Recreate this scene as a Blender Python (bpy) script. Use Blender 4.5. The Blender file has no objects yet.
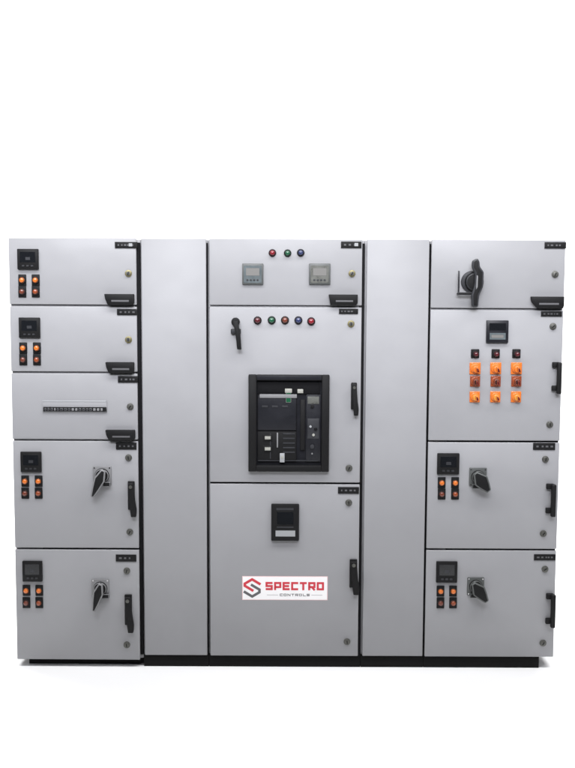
import bpy, bmesh, math, random
from mathutils import Vector, Matrix, Euler

random.seed(7)
S = bpy.context.scene
COL = S.collection

# ------------------------------------------------------------------ camera
F = 1040.0                      # focal length in photo pixels (575 wide)
TILT = math.radians(5.5)
ROLL = math.radians(-0.25)
CAM = Vector((0.0, -5.2 * math.cos(TILT), 1.465 + 5.2 * math.sin(TILT)))
ROT = Euler((math.pi / 2 - TILT, 0, 0)).to_matrix() @ Matrix.Rotation(-ROLL, 3, 'Z')
cd = bpy.data.cameras.new('camera')
cam = bpy.data.objects.new('camera', cd)
COL.objects.link(cam)
cam.matrix_world = Matrix.Translation(CAM) @ ROT.to_4x4()
cd.sensor_fit = 'HORIZONTAL'
cd.sensor_width = 36
cd.lens = F / 575 * 36
cd.clip_end = 100
S.camera = cam


def at(px, py):
    """photo measurement -> (X, Z) on the front plane of the switchboard (y = 0)"""
    d = ROT @ Vector(((px - 287.5) / F, (384 - py) / F, -1))
    t = -CAM.y / d.y
    p = CAM + d * t
    return p.x, p.z


def rc(x0, y0, x1, y1):
    """measured rectangle -> upright real rectangle X0, X1, Z0, Z1"""
    cx, cz = at((x0 + x1) / 2, (y0 + y1) / 2)
    w = at(x1, (y0 + y1) / 2)[0] - at(x0, (y0 + y1) / 2)[0]
    h = at((x0 + x1) / 2, y0)[1] - at((x0 + x1) / 2, y1)[1]
    return cx - w / 2, cx + w / 2, cz - h / 2, cz + h / 2


# --------------------------------------------------------------- materials
def mat(name, col, rough=0.5, metal=0.0, bump=0.0, scale=300, var=0.0, vscale=3, coat=0.0, spec=0.5, wave=0.0):
    m = bpy.data.materials.new(name)
    m.use_nodes = True
    nt = m.node_tree
    b = nt.nodes['Principled BSDF']
    b.inputs['Base Color'].default_value = (*col, 1)
    b.inputs['Roughness'].default_value = rough
    b.inputs['Metallic'].default_value = metal
    b.inputs['Coat Weight'].default_value = coat
    b.inputs['Specular IOR Level'].default_value = spec
    if bump or var:
        geo = nt.nodes.new('ShaderNodeNewGeometry')
    if bump:
        n = nt.nodes.new('ShaderNodeTexNoise')
        n.inputs['Scale'].default_value = scale
        n.inputs['Detail'].default_value = 3
        bp = nt.nodes.new('ShaderNodeBump')
        bp.inputs['Strength'].default_value = bump
        bp.inputs['Distance'].default_value = 0.002
        nt.links.new(geo.outputs['Position'], n.inputs['Vector'])
        nt.links.new(n.outputs['Fac'], bp.inputs['Height'])
        nt.links.new(bp.outputs['Normal'], b.inputs['Normal'])
        if wave:
            nw = nt.nodes.new('ShaderNodeTexNoise')
            nw.inputs['Scale'].default_value = 2.6
            nw.inputs['Detail'].default_value = 2
            bw = nt.nodes.new('ShaderNodeBump')
            bw.inputs['Strength'].default_value = 1.0
            bw.inputs['Distance'].default_value = wave
            nt.links.new(geo.outputs['Position'], nw.inputs['Vector'])
            nt.links.new(nw.outputs['Fac'], bw.inputs['Height'])
            nt.links.new(bw.outputs['Normal'], bp.inputs['Normal'])
    if var:
        n2 = nt.nodes.new('ShaderNodeTexNoise')
        n2.inputs['Scale'].default_value = vscale
        n2.inputs['Detail'].default_value = 5
        n2.inputs['Roughness'].default_value = 0.6
        nt.links.new(geo.outputs['Position'], n2.inputs['Vector'])
        mr = nt.nodes.new('ShaderNodeMapRange')
        mr.inputs['From Min'].default_value = 0.3
        mr.inputs['From Max'].default_value = 0.7
        mr.inputs['To Min'].default_value = 1 - var
        mr.inputs['To Max'].default_value = 1 + var
        nt.links.new(n2.outputs['Fac'], mr.inputs['Value'])
        mx = nt.nodes.new('ShaderNodeMix')
        mx.data_type = 'RGBA'
        mx.blend_type = 'MULTIPLY'
        mx.inputs['Factor'].default_value = 1
        mx.inputs[6].default_value = (*col, 1)
        nt.links.new(mr.outputs['Result'], mx.inputs[7])
        nt.links.new(mx.outputs[2], b.inputs['Base Color'])
        mr2 = nt.nodes.new('ShaderNodeMapRange')
        mr2.inputs['From Min'].default_value = 0.3
        mr2.inputs['From Max'].default_value = 0.7
        mr2.inputs['To Min'].default_value = rough - 0.06
        mr2.inputs['To Max'].default_value = rough + 0.06
        nt.links.new(n2.outputs['Fac'], mr2.inputs['Value'])
        nt.links.new(mr2.outputs['Result'], b.inputs['Roughness'])
    return m


PAINT = mat('powder_coat', (0.285, 0.286, 0.297), 0.38, bump=0.07, scale=420, var=0.035, vscale=2.3, wave=0.008, spec=0.35)
BLACK = mat('black_plastic', (0.006, 0.006, 0.0065), 0.58, bump=0.08, scale=500, spec=0.22)
RUBBER = mat('rubber', (0.005, 0.005, 0.006), 0.8, spec=0.15)
PLINTH = mat('plinth_black', (0.006, 0.006, 0.006), 0.7, spec=0.15)
DARK = mat('dark_face', (0.013, 0.0135, 0.017), 0.35, var=0.15, vscale=12, spec=0.3)
DARK2 = mat('charcoal_face', (0.032, 0.033, 0.037), 0.4, spec=0.3, var=0.1, vscale=12)
GLASS = mat('meter_glass', (0.008, 0.009, 0.011), 0.15, coat=0.3, spec=0.3)
LCD = mat('lcd_face', (0.10, 0.118, 0.125), 0.2, coat=0.5, var=0.15, vscale=30)
LCD2 = mat('meter_grey', (0.105, 0.108, 0.098), 0.3, coat=0.3, var=0.2, vscale=40)
GREY = mat('grey_plate', (0.19, 0.19, 0.195), 0.45)
GREYD = mat('meter_case', (0.075, 0.08, 0.078), 0.45)
GREYW = mat('warm_grey', (0.145, 0.142, 0.135), 0.45)
PALE = mat('pale_plastic', (0.62, 0.61, 0.56), 0.45)
MIDG = mat('mid_grey_mark', (0.30, 0.31, 0.32), 0.5)
DULL = mat('dull_mark', (0.085, 0.085, 0.09), 0.5)
BRASS = mat('zinc_brass', (0.24, 0.21, 0.10), 0.38, metal=0.6)
STEEL = mat('dull_steel', (0.11, 0.11, 0.10), 0.45, metal=0.6)
CHROME = mat('chrome', (0.55, 0.55, 0.56), 0.22, metal=1.0)
RED = mat('red_lens', (0.20, 0.010, 0.018), 0.25, coat=0.5)
MAROON = mat('maroon_lens', (0.075, 0.008, 0.012), 0.3, coat=0.5)
GREEN = mat('green_lens', (0.012, 0.085, 0.04), 0.25, coat=0.5)
BLUE = mat('blue_lens', (0.025, 0.035, 0.10), 0.25, coat=0.5)
AMBER = mat('amber_lens', (0.62, 0.15, 0.02), 0.3, coat=0.4)
YELLOW = mat('yellow_lens', (0.55, 0.24, 0.04), 0.3, coat=0.4)
BROWN = mat('brown_lens', (0.14, 0.035, 0.02), 0.3, coat=0.4)
MAROON2 = mat('dark_maroon', (0.045, 0.014, 0.012), 0.4, spec=0.3)
RUST = mat('rust_lens', (0.24, 0.05, 0.015), 0.3, coat=0.4)
DIM = mat('aged_plastic', (0.30, 0.30, 0.27), 0.5)
STICK = mat('sticker_white', (0.86, 0.85, 0.85), 0.35)
PINK = mat('sticker_border', (0.78, 0.55, 0.56), 0.35)
LOGORED = mat('logo_red', (0.56, 0.03, 0.05), 0.35)
LOGOGREY = mat('logo_grey', (0.10, 0.10, 0.105), 0.35)
WHITE = mat('white_paper', (0.93, 0.93, 0.93), 0.8)


# ------------------------------------------------------------ mesh builder
class MB:
    def __init__(self):
        self.bm = bmesh.new()
        self.mats = []

    def mi(self, m):
        if m not in self.mats:
            self.mats.append(m)
        return self.mats.index(m)

    def _fin(self, verts, m, bev, seg):
        faces = {f for v in verts for f in v.link_faces}
        i = self.mi(m)
        for f in faces:
            f.material_index = i
        if bev:
            edges = list({e for v in verts for e in v.link_edges})
            bmesh.ops.bevel(self.bm, geom=edges, offset=bev, segments=seg, affect='EDGES', profile=0.5, clamp_overlap=True)

    def box(self, x0, x1, y0, y1, z0, z1, m, bev=0.0, seg=2, rot=None):
        mt = Matrix.Translation(((x0 + x1) / 2, (y0 + y1) / 2, (z0 + z1) / 2))
        if rot:
            mt = mt @ Matrix.Rotation(rot, 4, 'Y')
        mt = mt @ Matrix.Diagonal((x1 - x0, y1 - y0, z1 - z0, 1))
        r = bmesh.ops.create_cube(self.bm, size=1, matrix=mt)
        self._fin(r['verts'], m, bev, seg)
        return self

    def cyl(self, x, z, r, y0, y1, m, r2=None, seg=24, bev=0.0):
        """disc whose axis is Y: radius r at the back (y1), r2 at the front (y0)"""
        mt = Matrix.Translation((x, (y0 + y1) / 2, z)) @ Matrix.Rotation(math.pi / 2, 4, 'X')
        q = bmesh.ops.create_cone(self.bm, cap_ends=True, segments=seg, radius1=r, radius2=r2 or r, depth=y1 - y0, matrix=mt)
        # rotation about X by +90 sends local +Z to -Y, so radius2 faces the viewer
        self._fin(q['verts'], m, 0, 1)
        if bev:
            rim = [e for e in {e for v in q['verts'] for e in v.link_edges} if all(abs(v.co.y - y0) < 1e-6 for v in e.verts)]
            bmesh.ops.bevel(self.bm, geom=rim, offset=bev, segments=3, affect='EDGES', profile=0.5)
        return self

    def dome(self, x, z, r, y, h, m, seg=20):
        mt = Matrix.Translation((x, y, z)) @ Matrix.Diagonal((r, h, r, 1)) @ Matrix.Rotation(math.pi / 2, 4, 'X')
        q = bmesh.ops.create_uvsphere(self.bm, u_segments=seg, v_segments=10, radius=1, matrix=mt)
        self._fin(q['verts'], m, 0, 1)
        return self

    def poly(self, pts, y0, y1, m, bev=0.0, seg=2):
        a = [self.bm.verts.new((x, y0, z)) for x, z in pts]
        b = [self.bm.verts.new((x, y1, z)) for x, z in pts]
        n = len(pts)
        self.bm.faces.new(a)
        self.bm.faces.new(b[::-1])
        for k in range(n):
            self.bm.faces.new((a[k], b[k], b[(k + 1) % n], a[(k + 1) % n]))
        vs = a + b
        bmesh.ops.recalc_face_normals(self.bm, faces=list({f for v in vs for f in v.link_faces}))
        self._fin(vs, m, bev, seg)
        return self

    def stroke(self, pts, w, y0, y1, m):
        """constant-width mitred band along a polyline (X, Z)"""
        P = [Vector(p) for p in pts]
        L, R = [], []
        for k, p in enumerate(P):
            d0 = (P[k] - P[k - 1]).normalized() if k else None
            d1 = (P[k + 1] - P[k]).normalized() if k < len(P) - 1 else None
            if d0 is None: d0 = d1
            if d1 is None: d1 = d0
            n0, n1 = Vector((-d0.y, d0.x)), Vector((-d1.y, d1.x))
            b = (n0 + n1).normalized()
            s = w / 2 / max(0.3, b.dot(n0))
            L.append(p + b * s); R.append(p - b * s)
        for k in range(len(P) - 1):
            self.poly([L[k], L[k + 1], R[k + 1], R[k]], y0, y1, m)
        return self

    def mesh(self, name, smooth=40):
        me = bpy.data.meshes.new(name)
        self.bm.normal_update()
        for f in self.bm.faces:
            f.smooth = True
        for e in self.bm.edges:
            if len(e.link_faces) != 2 or e.calc_face_angle(0) > math.radians(smooth):
                e.smooth = False
        self.bm.to_mesh(me)
        self.bm.free()
        for m in self.mats:
            me.materials.append(m)
        return me


ORG = {}        # world origin of every object, all built unrotated


def put(name, mb, parent, origin=None):
    """link a mesh that was built in world coordinates, with its origin at its own middle"""
    bm = mb.bm
    if origin is None:
        xs = [v.co for v in bm.verts]
        lo = Vector([min(v[i] for v in xs) for i in range(3)])
        hi = Vector([max(v[i] for v in xs) for i in range(3)])
        origin = (lo + hi) / 2
    origin = Vector(origin)
    bmesh.ops.translate(bm, verts=bm.verts, vec=-origin)
    o = bpy.data.objects.new(name, mb.mesh(name))
    COL.objects.link(o)
    return hang(o, parent, origin)


def hang(o, parent, origin):
    if parent:
        o.parent = parent
        o.location = origin - ORG[parent.name]
    else:
        o.location = origin
    ORG[o.name] = Vector(origin)
    return o


CACHE = {}


def inst(name, key, build, parent, pos, rot=0.0):
    """repeats share one mesh, built once round (0,0,0)"""
    if key not in CACHE:
        mb = MB()
        build(mb)
        CACHE[key] = mb.mesh(name)
    o = bpy.data.objects.new(name, CACHE[key])
    COL.objects.link(o)
    hang(o, parent, Vector(pos))
    if rot:
        o.rotation_euler.y = rot
    return o


def thing(name, label, cat, loc, group=None):
    o = bpy.data.objects.new(name, None)
    o.empty_display_size = 0.2
    COL.objects.link(o)
    o['label'] = label
    o['category'] = cat
    if group:
        o['group'] = group
    return hang(o, None, Vector(loc))


# ------------------------------------------------------------- the setting
def structure(name, mb, m=None):
    o = put(name, mb, None, (0, 0, 0))
    o['kind'] = 'structure'
    return o


BACK = 2.2          # where the backdrop starts to curve up
fl = MB()
fl.box(-7, 7, -2.1, BACK, -0.05, 0, WHITE)
structure('floor', fl)
bd = MB()
prof = [(BACK, 0.0)]
for k in range(1, 13):
    a = k / 12 * math.pi / 2
    prof.append((BACK + 0.8 * math.sin(a), 0.8 - 0.8 * math.cos(a)))
prof.append((BACK + 0.8, 6.0))
prev = None
i = bd.mi(WHITE)
for y, z in prof:
    row = [bd.bm.verts.new((x, y, z)) for x in (-7, 7)]
    if prev:
        bd.bm.faces.new((prev[0], prev[1], row[1], row[0])).material_index = i
    prev = row
structure('backdrop', bd)

# ------------------------------------------------------ cabinets, measured
XB = [at(x, 446)[0] for x in (12.3, 141.4, 208.1, 363.0, 427.3, 560.0)]
ZTOP = at(287, 239)[1]
ZBOT = at(287, 656)[1]
ZLOW = at(75, 659.5)[1]
DEPTH = 0.62
RAILS = [[at(75, y)[1] for y in (305.6, 372.6, 440.2)], [], [at(285, 306.3)[1]], [], [at(494, 309.2)[1]]]
FACE = 0.030        # front of the carcass; doors stand in front of it, y 0 ... 0.026
GROUP = 'cabinets of the switchboard row'


def cabinet(k, name, label, cat):
    x0, x1 = XB[k] + 0.0006, XB[k + 1] - 0.0006
    t = thing(name, label, cat, ((x0 + x1) / 2, DEPTH / 2, 0), GROUP)
    zb = ZLOW if k == 0 else ZBOT
    b = MB().box(x0, x1, FACE, DEPTH, zb, ZTOP - 0.004, PAINT, 0.003)
    for z in RAILS[k]:              # rails added inside the upper door seams to make them less dark
        b.box(x0 + 0.004, x1 - (0.026 if k in (0, 2) else 0.004), 0.0145, FACE + 0.004, z - 0.006, z + 0.006, PAINT, 0.001, 1)
    put('body', b, t)
    p = MB()
    p.box(x0 + (0.05 if k == 0 else 0.0), x1 - (0.07 if k == 4 else 0.0), 0.05 if k == 0 else 0.018, DEPTH - 0.02, 0.0, zb - 0.0005, PLINTH, 0.002)
    put('plinth', p, t)
    return t


def gasket(t, x0, x1, z0, z1):
    put('gasket', MB().box(x0, x1, 0.012, FACE + 0.002, z0, z1, RUBBER, 0.002), t)


def door(t, x0, x1, z0, z1, hinge_left=True, yaw=0.0):
    mb = MB().box(x0, x1, 0.0, 0.026, z0, z1, PAINT, 0.0035, 3)
    d = put('door', mb, t, ((x0 if hinge_left else x1), 0.026, (z0 + z1) / 2))
    d.rotation_euler.z = math.radians(yaw)
    return d


# --------------------------------------------------- things fixed to doors
def nameplate(d, x0, y0, x1, y1, white=0.0):
    X0, X1, Z0, Z1 = rc(x0, y0, x1, y1)
    mb = MB().box(X0, X1, -0.004, 0.001, Z0, Z1, BLACK, 0.0012, 2)
    h = Z1 - Z0
    x = X0 + h * 0.45
    rnd = random.Random(int(x0 * 13 + y0))
    while x < X1 - h * 0.6:         # worn engraved line, too small to read in the photo
        w = h * rnd.uniform(0.18, 0.42)
        mb.box(x, x + w, -0.0045, -0.003, Z0 + h * 0.38, Z1 - h * 0.38, DULL)
        x += w + h * rnd.uniform(0.15, 0.45)
    if white:
        xa = X0 + (X1 - X0) * white
        mb.box(xa, xa + h * 0.55, -0.0048, -0.003, Z0 + h * 0.3, Z1 - h * 0.22, MIDG)
    put('nameplate', mb, d)


def pull(d, x0, y0, x1, y1, slant=0.12):
    """black pull grip of the small doors: wider at its top edge, grey bar below"""
    X0, X1, Z0, Z1 = rc(x0, y0, x1, y1)
    w, h = X1 - X0, Z1 - Z0
    mb = MB()
    mb.poly([(X0, Z1), (X1, Z1), (X1, Z1 - h * .8), (X1 - w * .05, Z0), (X0 + w * slant, Z0), (X0 + w * .03, Z1 - h * .45)],
            -0.024, 0.001, BLACK, 0.003, 2)
    mb.box(X0 + w * .24, X1 - w * .16, -0.0252, -0.02, Z0 + h * .30, Z0 + h * .48, DULL, 0.0006, 1)  # highlight on the black grip, painted as a paler bar
    put('pull_handle', mb, d)


def lock(d, px, py, metal=BRASS):
    X, Z = at(px, py)

    def b(m):
        m.cyl(0, 0, 0.0175, -0.006, 0.001, metal, 0.0165, bev=0.0015)
        m.cyl(0, 0, 0.0115, -0.011, -0.005, STEEL, bev=0.001)
        m.box(-0.0022, 0.0022, -0.0125, -0.010, -0.0085, 0.0085, BLACK, rot=math.radians(25))
    inst('lock', 'lock' + metal.name, b, d, (X, 0, Z), random.uniform(-.6, .6))


def swing_handle(d, x0, y0, x1, y1):
    """black lever lock: tapered grip hinged in a low pan"""
    X0, X1, Z0, Z1 = rc(x0, y0, x1, y1)
    w, h = X1 - X0, Z1 - Z0
    mb = MB()
    mb.box(X0 + w * .05, X0 + w * .78, -0.010, 0.001, Z0 + h * .18, Z1, BLACK, 0.004, 3)
    mb.poly([(X0 + w * .12, Z1 - h * .04), (X0 + w * .7, Z1 - h * .04), (X0 + w * .85, Z0 + h * .45), (X1, Z0 + h * .2), (X1 - w * .06, Z0),
             (X0 + w * .42, Z0), (X0 + w * .3, Z0 + h * .28), (X0 + w * .2, Z0 + h * .5)], -0.032, -0.008, BLACK, 0.004, 3)
    mb.cyl(X0 + w * .42, Z1 - h * .14, w * .18, -0.035, -0.031, STEEL, seg=16)
    put('handle', mb, d)


def bow_handle(d, x0, y0, x1, y1):
    """black bow handle: vertical bar on two lugs"""
    X0, X1, Z0, Z1 = rc(x0, y0, x1, y1)
    w, h = X1 - X0, Z1 - Z0
    mb = MB()
    for z in (Z1 - h * .085, Z0 + h * .17):
        mb.box(X0, X1 - w * .15, -0.018, 0.001, z - h * .085, z + h * .085, BLACK, 0.004, 3)
    mb.box(X0 + w * .48, X1, -0.040, -0.014, Z0, Z1, BLACK, 0.006, 3)
    put('handle', mb, d)


def meter(d, x0, y0, x1, y1, kind='black'):
    X0, X1, Z0, Z1 = rc(x0, y0, x1, y1)
    w, h = X1 - X0, Z1 - Z0
    mb = MB()
    if kind == 'black':
        mb.box(X0, X1, -0.014, 0.001, Z0, Z1, BLACK, 0.003, 2)
        mb.box(X0 + w * .13, X1 - w * .13, -0.0152, -0.012, Z0 + h * .34, Z1 - h * .14, GLASS, 0.001, 1)
        mb.box(X0 + w * .40, X0 + w * .62, -0.0158, -0.013, Z0 + h * .46, Z0 + h * .60, DARK2)
        for k in range(3):
            mb.box(X0 + w * (.22 + .21 * k), X0 + w * (.35 + .21 * k), -0.017, -0.012, Z0 + h * .13, Z0 + h * .22, DARK2, 0.001, 1)
    elif kind == 'lcd' or kind == 'analog':
        face = LCD if kind == 'lcd' else LCD2
        mb.box(X0, X1, -0.012, 0.001, Z0, Z1, GREYD, 0.003, 2)
        mb.box(X0 + w * .07, X1 - w * .07, -0.0135, -0.010, Z0 + h * .07, Z1 - h * .1, face, 0.001, 1)
        mb.box(X0 + w * .18, X1 - w * .18, -0.0142, -0.012, Z0 + h * .42, Z1 - h * .22, GREYW, 0.0005, 1)
        for k in range(4):
            mb.box(X0 + w * (.20 + .16 * k), X0 + w * (.30 + .16 * k), -0.0155, -0.012, Z0 + h * .17, Z0 + h * .26, DARK2, 0.0008, 1)
    elif kind == 'split':       # upper dark, lower pale display
        mb.box(X0, X1, -0.014, 0.001, Z0, Z1, DARK, 0.003, 2)
        mb.box(X0 + w * .14, X1 - w * .12, -0.0152, -0.012, Z0 + h * .14, Z0 + h * .45, LCD, 0.001, 1)
        mb.box(X0 + w * .22, X1 - w * .22, -0.0158, -0.013, Z0 + h * .22, Z0 + h * .36, GREYW, 0.0005, 1)
        mb.box(X0 + w * .12, X1 - w * .12, -0.0152, -0.012, Z0 + h * .55, Z1 - h * .12, GLASS, 0.001, 1)
    elif kind == 'tall':
        mb.box(X0, X1, -0.020, 0.001, Z0, Z1, BLACK, 0.004, 2)
        mb.box(X0 + w * .2, X1 - w * .2, -0.0215, -0.018, Z0 + h * .45, Z1 - h * .2, GLASS, 0.001, 1)
        mb.box(X0 + w * .18, X1 - w * .2, -0.0212, -0.018, Z1 - h * .16, Z1 - h * .10, DARK2)
        mb.box(X0 + w * .15, X1 - w * .13, -0.0218, -0.018, Z0 + h * .12, Z0 + h * .29, MIDG, 0.001, 1)
        mb.box(X0 + w * .2, X1 - w * .2, -0.0212, -0.018, Z0 + h * .36, Z0 + h * .395, DARK2)
    put('meter', mb, d)


def lamp(d, px, py, lens, r=0.0185, key='', dome=True):
    X, Z = at(px, py)

    def b(m):
        m.cyl(0, 0, r, -0.009, 0.001, BLACK, r * .93, bev=0.0015)
        m.cyl(0, 0, r * .80, -0.017, -0.008, lens, r * .72, bev=0.002)
        m.dome(0, 0, r * .62, -0.0165, 0.007, lens)
    inst('indicator_lamp', ('lamp', lens.name, r), b, d, (X, 0, Z))


def pilot(d, px, py, lens, r=0.0235):
    """small lens in a deep black collar"""
    X, Z = at(px, py)

    def b(m):
        m.box(-r * .84, r * .84, -0.005, 0.001, -r * 1.22, r * 1.22, BLACK, 0.005, 3)
        m.cyl(0, 0, r * .84, -0.014, -0.004, BLACK, r * .74, bev=0.002)
        m.cyl(0, 0, r * .60, -0.018, -0.013, lens, r * .52, bev=0.0015)
        m.dome(0, 0, r * .48, -0.0175, 0.004, lens)
    inst('indicator_lamp', ('pilot', lens.name, r), b, d, (X, 0, Z))


def button(d, px, py, cap, r=0.021, name='push_button', half=None):
    """square collared push button with a coloured actuator"""
    X, Z = at(px, py)

    def b(m):
        c = half or BLACK
        m.box(-r * .92, r * .92, -0.006, 0.001, -r, r, c, r * .45, 4)
        m.cyl(0, 0, r * .84, -0.014, -0.005, c, r * .74, bev=0.002)
        m.cyl(r * .12, -r * .12, r * .62, -0.024, -0.013, cap, r * .54, bev=0.002)
        if half:
            m.poly([(r * .0, r * .28), (r * .42, r * .05), (r * .62, -r * .62), (r * .12, -r * .62)], -0.034, -0.020, MAROON, 0.002, 2)
        else:
            m.dome(r * .12, -r * .12, r * .42, -0.0235, 0.004, cap)
    inst(name, ('btn', cap.name, r, half.name if half else ''), b, d, (X, 0, Z))


def pair_lamps(d, xa, xb, y0, y1):
    """four amber and dark indicators under a meter"""
    for px in (xa, xb):
        pilot(d, px, y0 + (y1 - y0) * .25, AMBER)
        pilot(d, px, y0 + (y1 - y0) * .75, BROWN if px == xa else RUST)


def rotary(d, x0, y0, x1, y1, ang, length=0.112, fat=1.35, plate=None):
    """grey plate with a black rotary handle"""
    X0, X1, Z0, Z1 = rc(x0, y0, x1, y1)
    cx, cz = (X0 + X1) / 2, (Z0 + Z1) / 2
    w = X1 - X0
    mb = MB()
    mb.box(X0, X1, -0.008, 0.001, Z0, Z1, plate or GREY, 0.004, 2)
    mb.cyl(cx, cz, w * .40, -0.020, -0.007, BLACK, w * .36, bev=0.003)
    mb.cyl(cx, cz, w * .27, -0.040, -0.018, BLACK, w * .24, bev=0.003)
    a = math.radians(ang)
    u = Vector((math.cos(a), math.sin(a)))
    n = Vector((-u.y, u.x))
    c = Vector((cx, cz))
    pts = [c - u * w * .42 + n * w * .12, c + u * w * .15 + n * w * .22 * fat, c + u * length * .6 + n * w * .15 * fat, c + u * length + n * w * .07 * fat,
           c + u * length - n * w * .07 * fat, c + u * length * .6 - n * w * .15 * fat, c + u * w * .15 - n * w * .22 * fat, c - u * w * .42 - n * w * .12]
    mb.poly([tuple(p) for p in pts], -0.056, -0.030, BLACK, 0.007, 3)
    # padlock tab beside the grip
    e = c + u * w * .30 - n * w * (-.42 if math.cos(a) < 0 else .42)
    mb.box(e.x - w * .2, e.x + w * .2, -0.030, -0.015, e.y - w * .13, e.y + w * .13, BLACK, 0.003, 2)
    for sx in (-1, 1):
        for sz in (-1, 1):
            mb.cyl(cx + sx * w * .41, cz + sz * (Z1 - Z0) * .41, 0.0035, -0.0095, -0.007, CHROME, seg=10)
    put('rotary_switch', mb, d)


# ----------------------------------------------------------- five-door end
lab = [
    ('switchgear_cabinet', 'grey switchgear cabinet with five stacked doors, at the outer end of the row', 'cabinet'),
    ('cable_cabinet', 'narrow blank grey cable cabinet between the five-door cabinet and the circuit breaker cabinet', 'cabinet'),
    ('switchgear_cabinet', 'grey switchgear cabinet with a large black circuit breaker and a white logo sticker', 'cabinet'),
    ('cable_cabinet', 'narrow blank grey cable cabinet between the circuit breaker cabinet and the four-door cabinet', 'cabinet'),
    ('switchgear_cabinet', 'grey switchgear cabinet with four doors and a block of orange push buttons', 'cabinet'),
]
CABS = [cabinet(k, *lab[k]) for k in range(5)]


def zrow(px, *ys):
    return [at(px, y)[1] for y in ys]


G = 0.0048
# left
t = CABS[0]
xl, xr = XB[0] + 0.002, at(138.0, 446)[0]
zs = [ZTOP] + zrow(75, 305.6, 372.6, 440.2, 548.8) + [ZLOW + 0.001]
DL = []
for k in range(5):
    DL.append(door(t, xl, xr, zs[k + 1] + G * (k < 4), zs[k] - G * (k > 0), True, (-.12, .1, -.08, .14, -.25)[k]))
gasket(t, xr + 0.001, XB[1] - 0.001, ZBOT, ZTOP - 0.02)
gasket(t, xl + 0.14, xr, zs[4] - 0.004, zs[4] + 0.004)
d = DL[0]
nameplate(d, 115, 242, 137.5, 248.3, .62)
meter(d, 17.8, 249, 38.8, 269.5)
pair_lamps(d, 22.4, 35.8, 274.5, 297.5)
lock(d, 128.5, 273.5)
pull(d, 105, 294, 134.5, 305.2)
d = DL[1]
nameplate(d, 117, 309, 137, 315.2)
meter(d, 19.3, 317.5, 40.3, 337.8)
pair_lamps(d, 23.3, 37, 342.3, 365.5)
lock(d, 128.5, 339.7)
pull(d, 106, 362, 134.5, 373)
d = DL[2]
nameplate(d, 118, 376, 138, 382.6)
X0, X1, Z0, Z1 = rc(42.5, 400.3, 107, 412.3)
h = Z1 - Z0
mb = MB()
mb.box(X0, X1, -0.005, 0.001, Z0, Z1, PAINT, 0.0015, 2)
mb.box(X0, X1 - 0.002, -0.0062, -0.003, Z1 - h * .12, Z1 - h * .02, MIDG, 0.0004, 1)
mb.box(X0 + 0.004, X1, -0.009, -0.003, Z0 + h * .06, Z0 + h * .48, BLACK, 0.001, 1)
rnd = random.Random(3)
x = X0 + 0.012
while x < X1 - 0.02:
    w = rnd.uniform(.006, .014)
    mb.box(x, x + w, -0.0102, -0.007, Z0 + h * .16, Z0 + h * .36, DARK2 if rnd.random() < .7 else GREY, 0.0006, 1)
    x += w + 0.007
put('breaker_window', mb, d)
lock(d, 130.3, 406.6, STEEL)
pull(d, 106, 429.6, 135.5, 440)
d = DL[3]
nameplate(d, 116, 442.6, 136.5, 449.5)
meter(d, 21, 451.5, 41.7, 471.8)
pair_lamps(d, 25.3, 38.7, 475, 499)
rotary(d, 93, 466, 111.5, 484.5, 247)
lock(d, 128.5, 457.6, STEEL)
lock(d, 129.8, 532, STEEL)
swing_handle(d, 127.5, 481, 137, 516)
d = DL[4]
nameplate(d, 116, 554.3, 136.5, 561.2)
meter(d, 23, 560.5, 42.7, 581)
pair_lamps(d, 26.6, 39.4, 584, 608.5)
rotary(d, 92, 578.5, 109.5, 597, 255)
lock(d, 127, 570.5, STEEL)
lock(d, 127, 644.5, STEEL)
swing_handle(d, 124.5, 594, 134.5, 631)

# ------------------------------------------------------- blank cable bays
for k, (a, b) in ((1, (142.9, 206.6)), (3, (364.8, 426.2))):
    x0, x1 = at(a, 446)[0], at(b, 446)[0]
    mb = MB().box(x0, x1, 0.004, 0.0285, ZBOT + 0.001, ZTOP, PAINT, 0.0035, 3)
    o = put('front_panel', mb, CABS[k])
    gasket(CABS[k], x1 + 0.0008, XB[k + 1] - 0.0012, ZBOT, ZTOP - 0.02)

# ---------------------------------------------------------- breaker cabinet
t = CABS[2]
xl = at(209.9, 446)[0]
xr = at(360.2, 446)[0]
zs = [ZTOP] + zrow(285, 306.3, 483.2) + [ZBOT + 0.001]
DC = [door(t, xl, xr, zs[k + 1] + G * (k < 2), zs[k] - G * (k > 0), True, (.1, -.22, .12)[k]) for k in range(3)]
gasket(t, xr + 0.001, XB[3] - 0.0015, ZBOT, ZTOP - 0.02)
gasket(t, xl, xr, zs[2] - 0.004, zs[2] + 0.004)
d = DC[0]
nameplate(d, 341, 241.6, 361.5, 248.2, .66)
lamp(d, 272.4, 253, RED, 0.019)
lamp(d, 287.6, 253.2, GREEN, 0.019)
lamp(d, 300.7, 252.8, BLUE, 0.019)
meter(d, 242.3, 263.5, 263.3, 284.6, 'lcd')
meter(d, 309, 263.5, 330.3, 284.6, 'analog')
lock(d, 352, 273.6)
pull(d, 328.5, 294.5, 357.5, 305.2, .06)
d = DC[1]
nameplate(d, 339, 308.8, 358, 314)
for px, py, m in ((257.6, 320.4, MAROON), (271.7, 320.2, GREEN), (285, 320.2, BROWN), (298.4, 320.3, BLUE), (311.2, 321.3, RED)):
    lamp(d, px, py, m, 0.0205)
lock(d, 351, 323.8)
lock(d, 349, 468, STEEL)
swing_handle(d, 350.5, 382.5, 358.5, 415)
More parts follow.
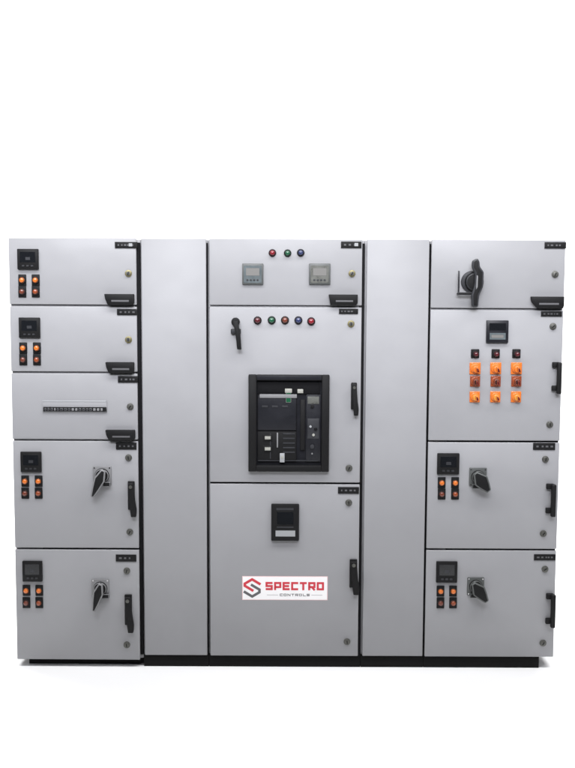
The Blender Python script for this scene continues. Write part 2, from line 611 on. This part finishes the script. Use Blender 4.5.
# black lever of the transfer handle
X0, X1, Z0, Z1 = rc(231, 317.5, 242, 349)
w, h = X1 - X0, Z1 - Z0
mb = MB()
mb.cyl(X0 + w * .42, Z1 - h * .14, w * .40, -0.022, 0.001, BLACK, w * .36, bev=0.003)
mb.box(X0, X0 + w * .9, -0.018, 0.001, Z1 - h * .52, Z1 - h * .36, DARK2, 0.003, 2)
mb.poly([(X0 + w * .2, Z1 - h * .1), (X0 + w * .65, Z1 - h * .1), (X0 + w * .86, Z1 - h * .5), (X0 + w * .98, Z0), (X0 + w * .60, Z0), (X0 + w * .45, Z1 - h * .5)],
        -0.046, -0.015, BLACK, 0.004, 2)
put('lever_switch', mb, d)
d = DC[2]
nameplate(d, 338, 487, 359, 493.6)
meter(d, 271.3, 503.5, 299, 540, 'tall')
lock(d, 348.7, 502.6, STEEL)
lock(d, 347, 641.6, STEEL)
swing_handle(d, 349, 559, 359.3, 593.5)

# logo sticker
X0, X1, Z0, Z1 = rc(242.2, 576.2, 327.6, 600)
w, h = X1 - X0, Z1 - Z0
st = MB()
st.box(X0, X1, -0.0010, 0.0005, Z0, Z1, PINK)
st.box(X0 + 0.003, X1 - 0.003, -0.0016, -0.0004, Z0 + 0.003, Z1 - 0.003, STICK)
ls = h * .84 / 510.0
lx, lz = X0 + h * .03, Z1 - h * .07


def lg(p):
    return (lx + p[0] * ls * .93, lz - (p[1] - 20) * ls)


st.stroke([lg(p) for p in ((472, 186), (246, 58), (50, 168), (50, 222), (280, 352))], 64 * ls, -0.0022, -0.0012, LOGORED)
st.stroke([lg(p) for p in ((215, 190), (443, 318), (443, 385), (248, 494), (22, 366))], 64 * ls, -0.0023, -0.0013, LOGOGREY)
GL = {  # letters drawn on a 0..1 square, each a set of strokes
    'S': [[(1, .88), (.12, .88), (.12, .5), (.88, .5), (.88, .12), (0, .12)]],
    'P': [[(.12, 0), (.12, .88), (.88, .88), (.88, .38), (.12, .38)]],
    'E': [[(1, .88), (.12, .88), (.12, .12), (1, .12)], [(.12, .5), (.92, .5)]],
    'C': [[(1, .88), (.12, .88), (.12, .12), (1, .12)]],
    'T': [[(0, .88), (1, .88)], [(.5, .88), (.5, 0)]],
    'R': [[(.12, 0), (.12, .88), (.88, .88), (.88, .4), (.12, .4)], [(.5, .4), (.92, 0)]],
    'O': [[(.5, .88), (.12, .88), (.12, .12), (.88, .12), (.88, .88), (.5, .88)]],
    'N': [[(.12, 0), (.12, .9), (.88, .1), (.88, 1)]],
    'L': [[(.12, 1), (.12, .12), (1, .12)]],
}


def write(txt, xa, xb, za, zb, thick, m):
    n = len(txt)
    gap = .24
    cw = (xb - xa) / (n + (n - 1) * gap)
    for q, ch in enumerate(txt):
        ox = xa + q * cw * (1 + gap)
        for j, s in enumerate(GL[ch]):
            st.stroke([(ox + u * cw, za + v * (zb - za)) for u, v in s], thick, -0.0022 - .0001 * j, -0.0012, m)


write('SPECTRO', X0 + w * .275, X0 + w * .955, Z0 + h * .42, Z0 + h * .76, h * .085, LOGORED)
write('CONTROLS', X0 + w * .44, X0 + w * .79, Z0 + h * .17, Z0 + h * .27, h * .022, LOGOGREY)
for a, b in ((.29, .42), (.81, .94)):
    st.box(X0 + w * a, X0 + w * b, -0.0020, -0.0012, Z0 + h * .21, Z0 + h * .225, MIDG)
put('logo_sticker', st, DC[2])

# air circuit breaker seen through its door frame
X0, X1, Z0, Z1 = rc(248.6, 374.6, 329, 471)
w, h = X1 - X0, Z1 - Z0


def bx(mb, x0, y0, x1, y1, ya, yb, m, bev=0.001):
    a = rc(x0, y0, x1, y1)
    mb.box(a[0], a[1], ya, yb, a[2], a[3], m, bev, 2)


mb = MB()
fw = 0.040
mb.box(X0, X0 + fw, -0.030, -0.001, Z0, Z1, BLACK, 0.004, 2)
mb.box(X1 - fw * .95, X1, -0.030, -0.001, Z0, Z1, BLACK, 0.004, 2)
mb.box(X0 + fw - .001, X1 - fw * .95 + .001, -0.0295, -0.001, Z1 - fw * .7, Z1, DARK, 0.004, 2)
mb.box(X0 + fw - .001, X1 - fw * .95 + .001, -0.0295, -0.001, Z0, Z0 + fw * .8, BLACK, 0.004, 2)
mb.box(X0 + fw - .004, X1 - fw + .004, -0.008, -0.0015, Z0 + fw * .5, Z1 - fw * .5, DARK)
acb = put('circuit_breaker', mb, t)
acb['label'] = 'black air circuit breaker in a square frame'
mb = MB()
bx(mb, 257.5, 382, 320, 394, -0.014, -0.007, RUBBER, 0.002)
bx(mb, 257.5, 394.2, 296.5, 430, -0.020, -0.007, DARK, 0.003)
bx(mb, 257.5, 430.5, 296.5, 461, -0.018, -0.007, BLACK, 0.003)
bx(mb, 300.2, 399, 305, 450, -0.015, -0.007, BLACK, 0.002)
bx(mb, 259.6, 393.6, 297, 397.6, -0.0225, -0.017, GREY, 0.001)
bx(mb, 270, 433, 271, 458, -0.0195, -0.017, DARK2, 0.0003)
bx(mb, 276.7, 432, 278.2, 447, -0.0205, -0.017, GREY, 0.0004)
for k in range(5):
    bx(mb, 283, 432.5 + k * 4.6, 295, 434 + k * 4.6, -0.0195, -0.017, DARK2, 0.0004)
bx(mb, 258, 459.6, 318, 460.5, -0.0205, -0.015, DARK2, 0.0003)
for k in range(3):
    bx(mb, 262 + 10 * k, 405, 268 + 10 * k, 407, -0.0215, -0.019, DARK2, 0.0004)
put('front_cover', mb, acb)
mb = MB()
bx(mb, 306, 394.5, 320.5, 461, -0.019, -0.007, DARK, 0.002)
bx(mb, 307.4, 396, 319, 403.5, -0.0205, -0.018, LCD2, 0.0006)
bx(mb, 307.4, 418, 319, 438, -0.0202, -0.018, DARK2, 0.0006)
for px, py, m, r in ((312.2, 405.8, BLACK, .010), (310.4, 426, MIDG, .007), (313.4, 434.3, DIM, .008), (315.5, 428.5, RUBBER, .009), (312, 446, DARK2, .011), (312, 453, GREY, .005)):
    q = at(px, py)
    mb.cyl(q[0], q[1], r, -0.024, -0.017, m, bev=0.0012)
put('trip_unit', mb, acb)
for py in (437.2, 448.2):
    mb = MB()
    bx(mb, 263.2, py - 3.2, 272.2, py + 3.2, -0.021, -0.017, BLACK, 0.001)
    bx(mb, 264.6, py - 1.9, 271, py + 1.7, -0.026, -0.019, DIM, 0.0015)
    put('push_button', mb, acb)
mb = MB()
bx(mb, 284.9, 388.3, 292, 392.4, -0.024, -0.012, DIM, 0.002)
bx(mb, 286, 392.2, 291, 402, -0.0215, -0.019, GREEN, 0.001)
put('status_flag', mb, acb)
mb = MB()
bx(mb, 297.4, 388.8, 303.2, 392.8, -0.022, -0.012, DIM, 0.002)
put('status_flag', mb, acb)
mb = MB()
bx(mb, 279.8, 452.5, 284.6, 461.5, -0.027, -0.015, MIDG, 0.002)
bx(mb, 280.8, 454.5, 283.6, 458, -0.0285, -0.025, DIM, 0.0008)
put('crank_socket', mb, acb)

# ------------------------------------------------------- four-door cabinet
t = CABS[4]
xl, xr = at(428.2, 446)[0], XB[5] - 0.002
zs = [ZTOP] + zrow(494, 309.2, 441.6, 549.6) + [ZBOT + 0.001]
DR = [door(t, xl, xr, zs[k + 1] + G * (k < 3), zs[k] - G * (k > 0), True, (-.1, .12, -.1, .15)[k]) for k in range(4)]
gasket(t, XB[4] + 0.0012, xl - 0.0006, ZBOT, ZTOP - 0.02)
gasket(t, xl + 0.1, xr - 0.004, zs[3] - 0.004, zs[3] + 0.004)
gasket(t, xl + 0.1, xr - 0.004, zs[2] - 0.004, zs[2] + 0.004)
d = DR[0]
nameplate(d, 544.5, 242.2, 566, 248.6)
lock(d, 555, 274.4, STEEL)
pull(d, 530, 296.6, 563, 308.4, .2)
# change-over switch: round body, upright black handle and a wire guard
X, Z = at(473.8, 281)
U = at(474.8, 281)[0] - X
mb = MB()
mb.cyl(X - 2 * U, Z - 1 * U, 11 * U, -0.012, 0.001, DARK2, 10.4 * U, seg=32, bev=0.002)
mb.cyl(X, Z - U, 9.6 * U, -0.034, -0.010, BLACK, 8.6 * U, seg=28, bev=0.004)
mb.poly([(X - 3.6 * U, Z + 20 * U), (X + 1.5 * U, Z + 22.5 * U), (X + 3.6 * U, Z + 19 * U), (X + 4 * U, Z + 14 * U), (X + 8 * U, Z + 9 * U), (X + 7.6 * U, Z - 6 * U), (X + 4 * U, Z - 14 * U),
         (X + 3 * U, Z - 26 * U), (X - 3 * U, Z - 26 * U), (X - 4 * U, Z - 14 * U), (X - 1 * U, Z - 4 * U), (X - 1 * U, Z + 8 * U), (X - 4 * U, Z + 13 * U)],
        -0.056, -0.030, BLACK, 0.008, 3)
mb.poly([(X + 0.6 * U, Z + 6 * U), (X + 2.2 * U, Z + 5 * U), (X + 2 * U, Z - 6 * U), (X + .4 * U, Z - 9 * U)], -0.0572, -0.054, GREY, 0.0008, 1)
mb.box(X - 17 * U, X - 15.4 * U, -0.040, -0.030, Z - 12.5 * U, Z + 10 * U, DARK, 0.002, 2)
mb.box(X - 17 * U, X - 3 * U, -0.041, -0.029, Z - 14 * U, Z - 11.2 * U, BLACK, 0.002, 2)
mb.box(X - 16.8 * U, X - 15.4 * U, -0.035, 0.001, Z - 13.6 * U, Z - 11.8 * U, BLACK, 0.002, 2)
put('changeover_switch', mb, d)
d = DR[1]
nameplate(d, 541, 311.2, 562, 316.6)
meter(d, 486, 320.3, 508, 342.8, 'split')
for px in (475, 495.6, 516.3):
    button(d, px, 353.6, MAROON, 0.0225)
    button(d, px, 368.4, AMBER, 0.0300, half=AMBER)
    button(d, px, 381.2, MAROON2, 0.0275, half=RUST)
    button(d, px - .4, 396.8, YELLOW, 0.0280, half=AMBER)
lock(d, 553, 326.4, STEEL)
lock(d, 549.7, 424.6, STEEL)
bow_handle(d, 551.6, 362, 560, 393.5)
d = DR[2]
nameplate(d, 533, 442.8, 555, 449.8)
meter(d, 437, 453, 459, 474)
pair_lamps(d, 441.6, 455, 477, 499.5)
rotary(d, 469, 467.5, 486.5, 486, 307, 0.082, 2.0, GREYD)
lock(d, 545.3, 459.2, STEEL)
lock(d, 543.2, 533.4, STEEL)
bow_handle(d, 545.5, 483.3, 554.3, 515.5)
d = DR[3]
nameplate(d, 534, 554.2, 555.5, 560.2)
meter(d, 436, 561, 457, 582)
pair_lamps(d, 440.4, 453, 585, 608.5)
rotary(d, 467, 577, 484, 595, 307, 0.085, 1.9, GREYD)
lock(d, 545, 569, STEEL)
lock(d, 543, 643, STEEL)
bow_handle(d, 545.5, 593, 554, 626)


# ------------------------------------------------------------------ lights
def area(name, loc, tgt, sx, sy, power, col=(1, 1, 1)):
    L = bpy.data.lights.new(name, 'AREA')
    L.shape = 'RECTANGLE'
    L.size, L.size_y = sx, sy
    L.energy = power
    L.color = col
    o = bpy.data.objects.new(name, L)
    COL.objects.link(o)
    o.location = loc
    o.rotation_euler = (Vector(tgt) - Vector(loc)).to_track_quat('-Z', 'Y').to_euler()
    return o


area('overhead_lamp', (0, -1.4, 4.05), (0, -1.4, 0), 6.4, 0.9, 240, (0.99, 0.99, 1.0))
top = area('added_front_light', (-0.25, -2.7, 3.2), (-0.1, 0, 1.68), 6.6, 0.6, 36, (0.965, 0.975, 1.04))  # added light, no source in the place; brightens the upper half of the cabinets
top.data.spread = math.radians(50)
area('added_backdrop_light', (0, 1.3, 4.9), (0, 2.9, 1.9), 7.0, 0.8, 500)  # added light behind the cabinets, only there to whiten the backdrop

W = bpy.data.worlds.new('World')
S.world = W
W.use_nodes = True
bg = W.node_tree.nodes['Background']
bg.inputs['Color'].default_value = (0.95, 0.96, 1, 1)
bg.inputs['Strength'].default_value = 0.03

S.view_settings.view_transform = 'Standard'
S.view_settings.look = 'None'
S.view_settings.exposure = 0
S.view_settings.gamma = 1
S.cycles.max_bounces = 8
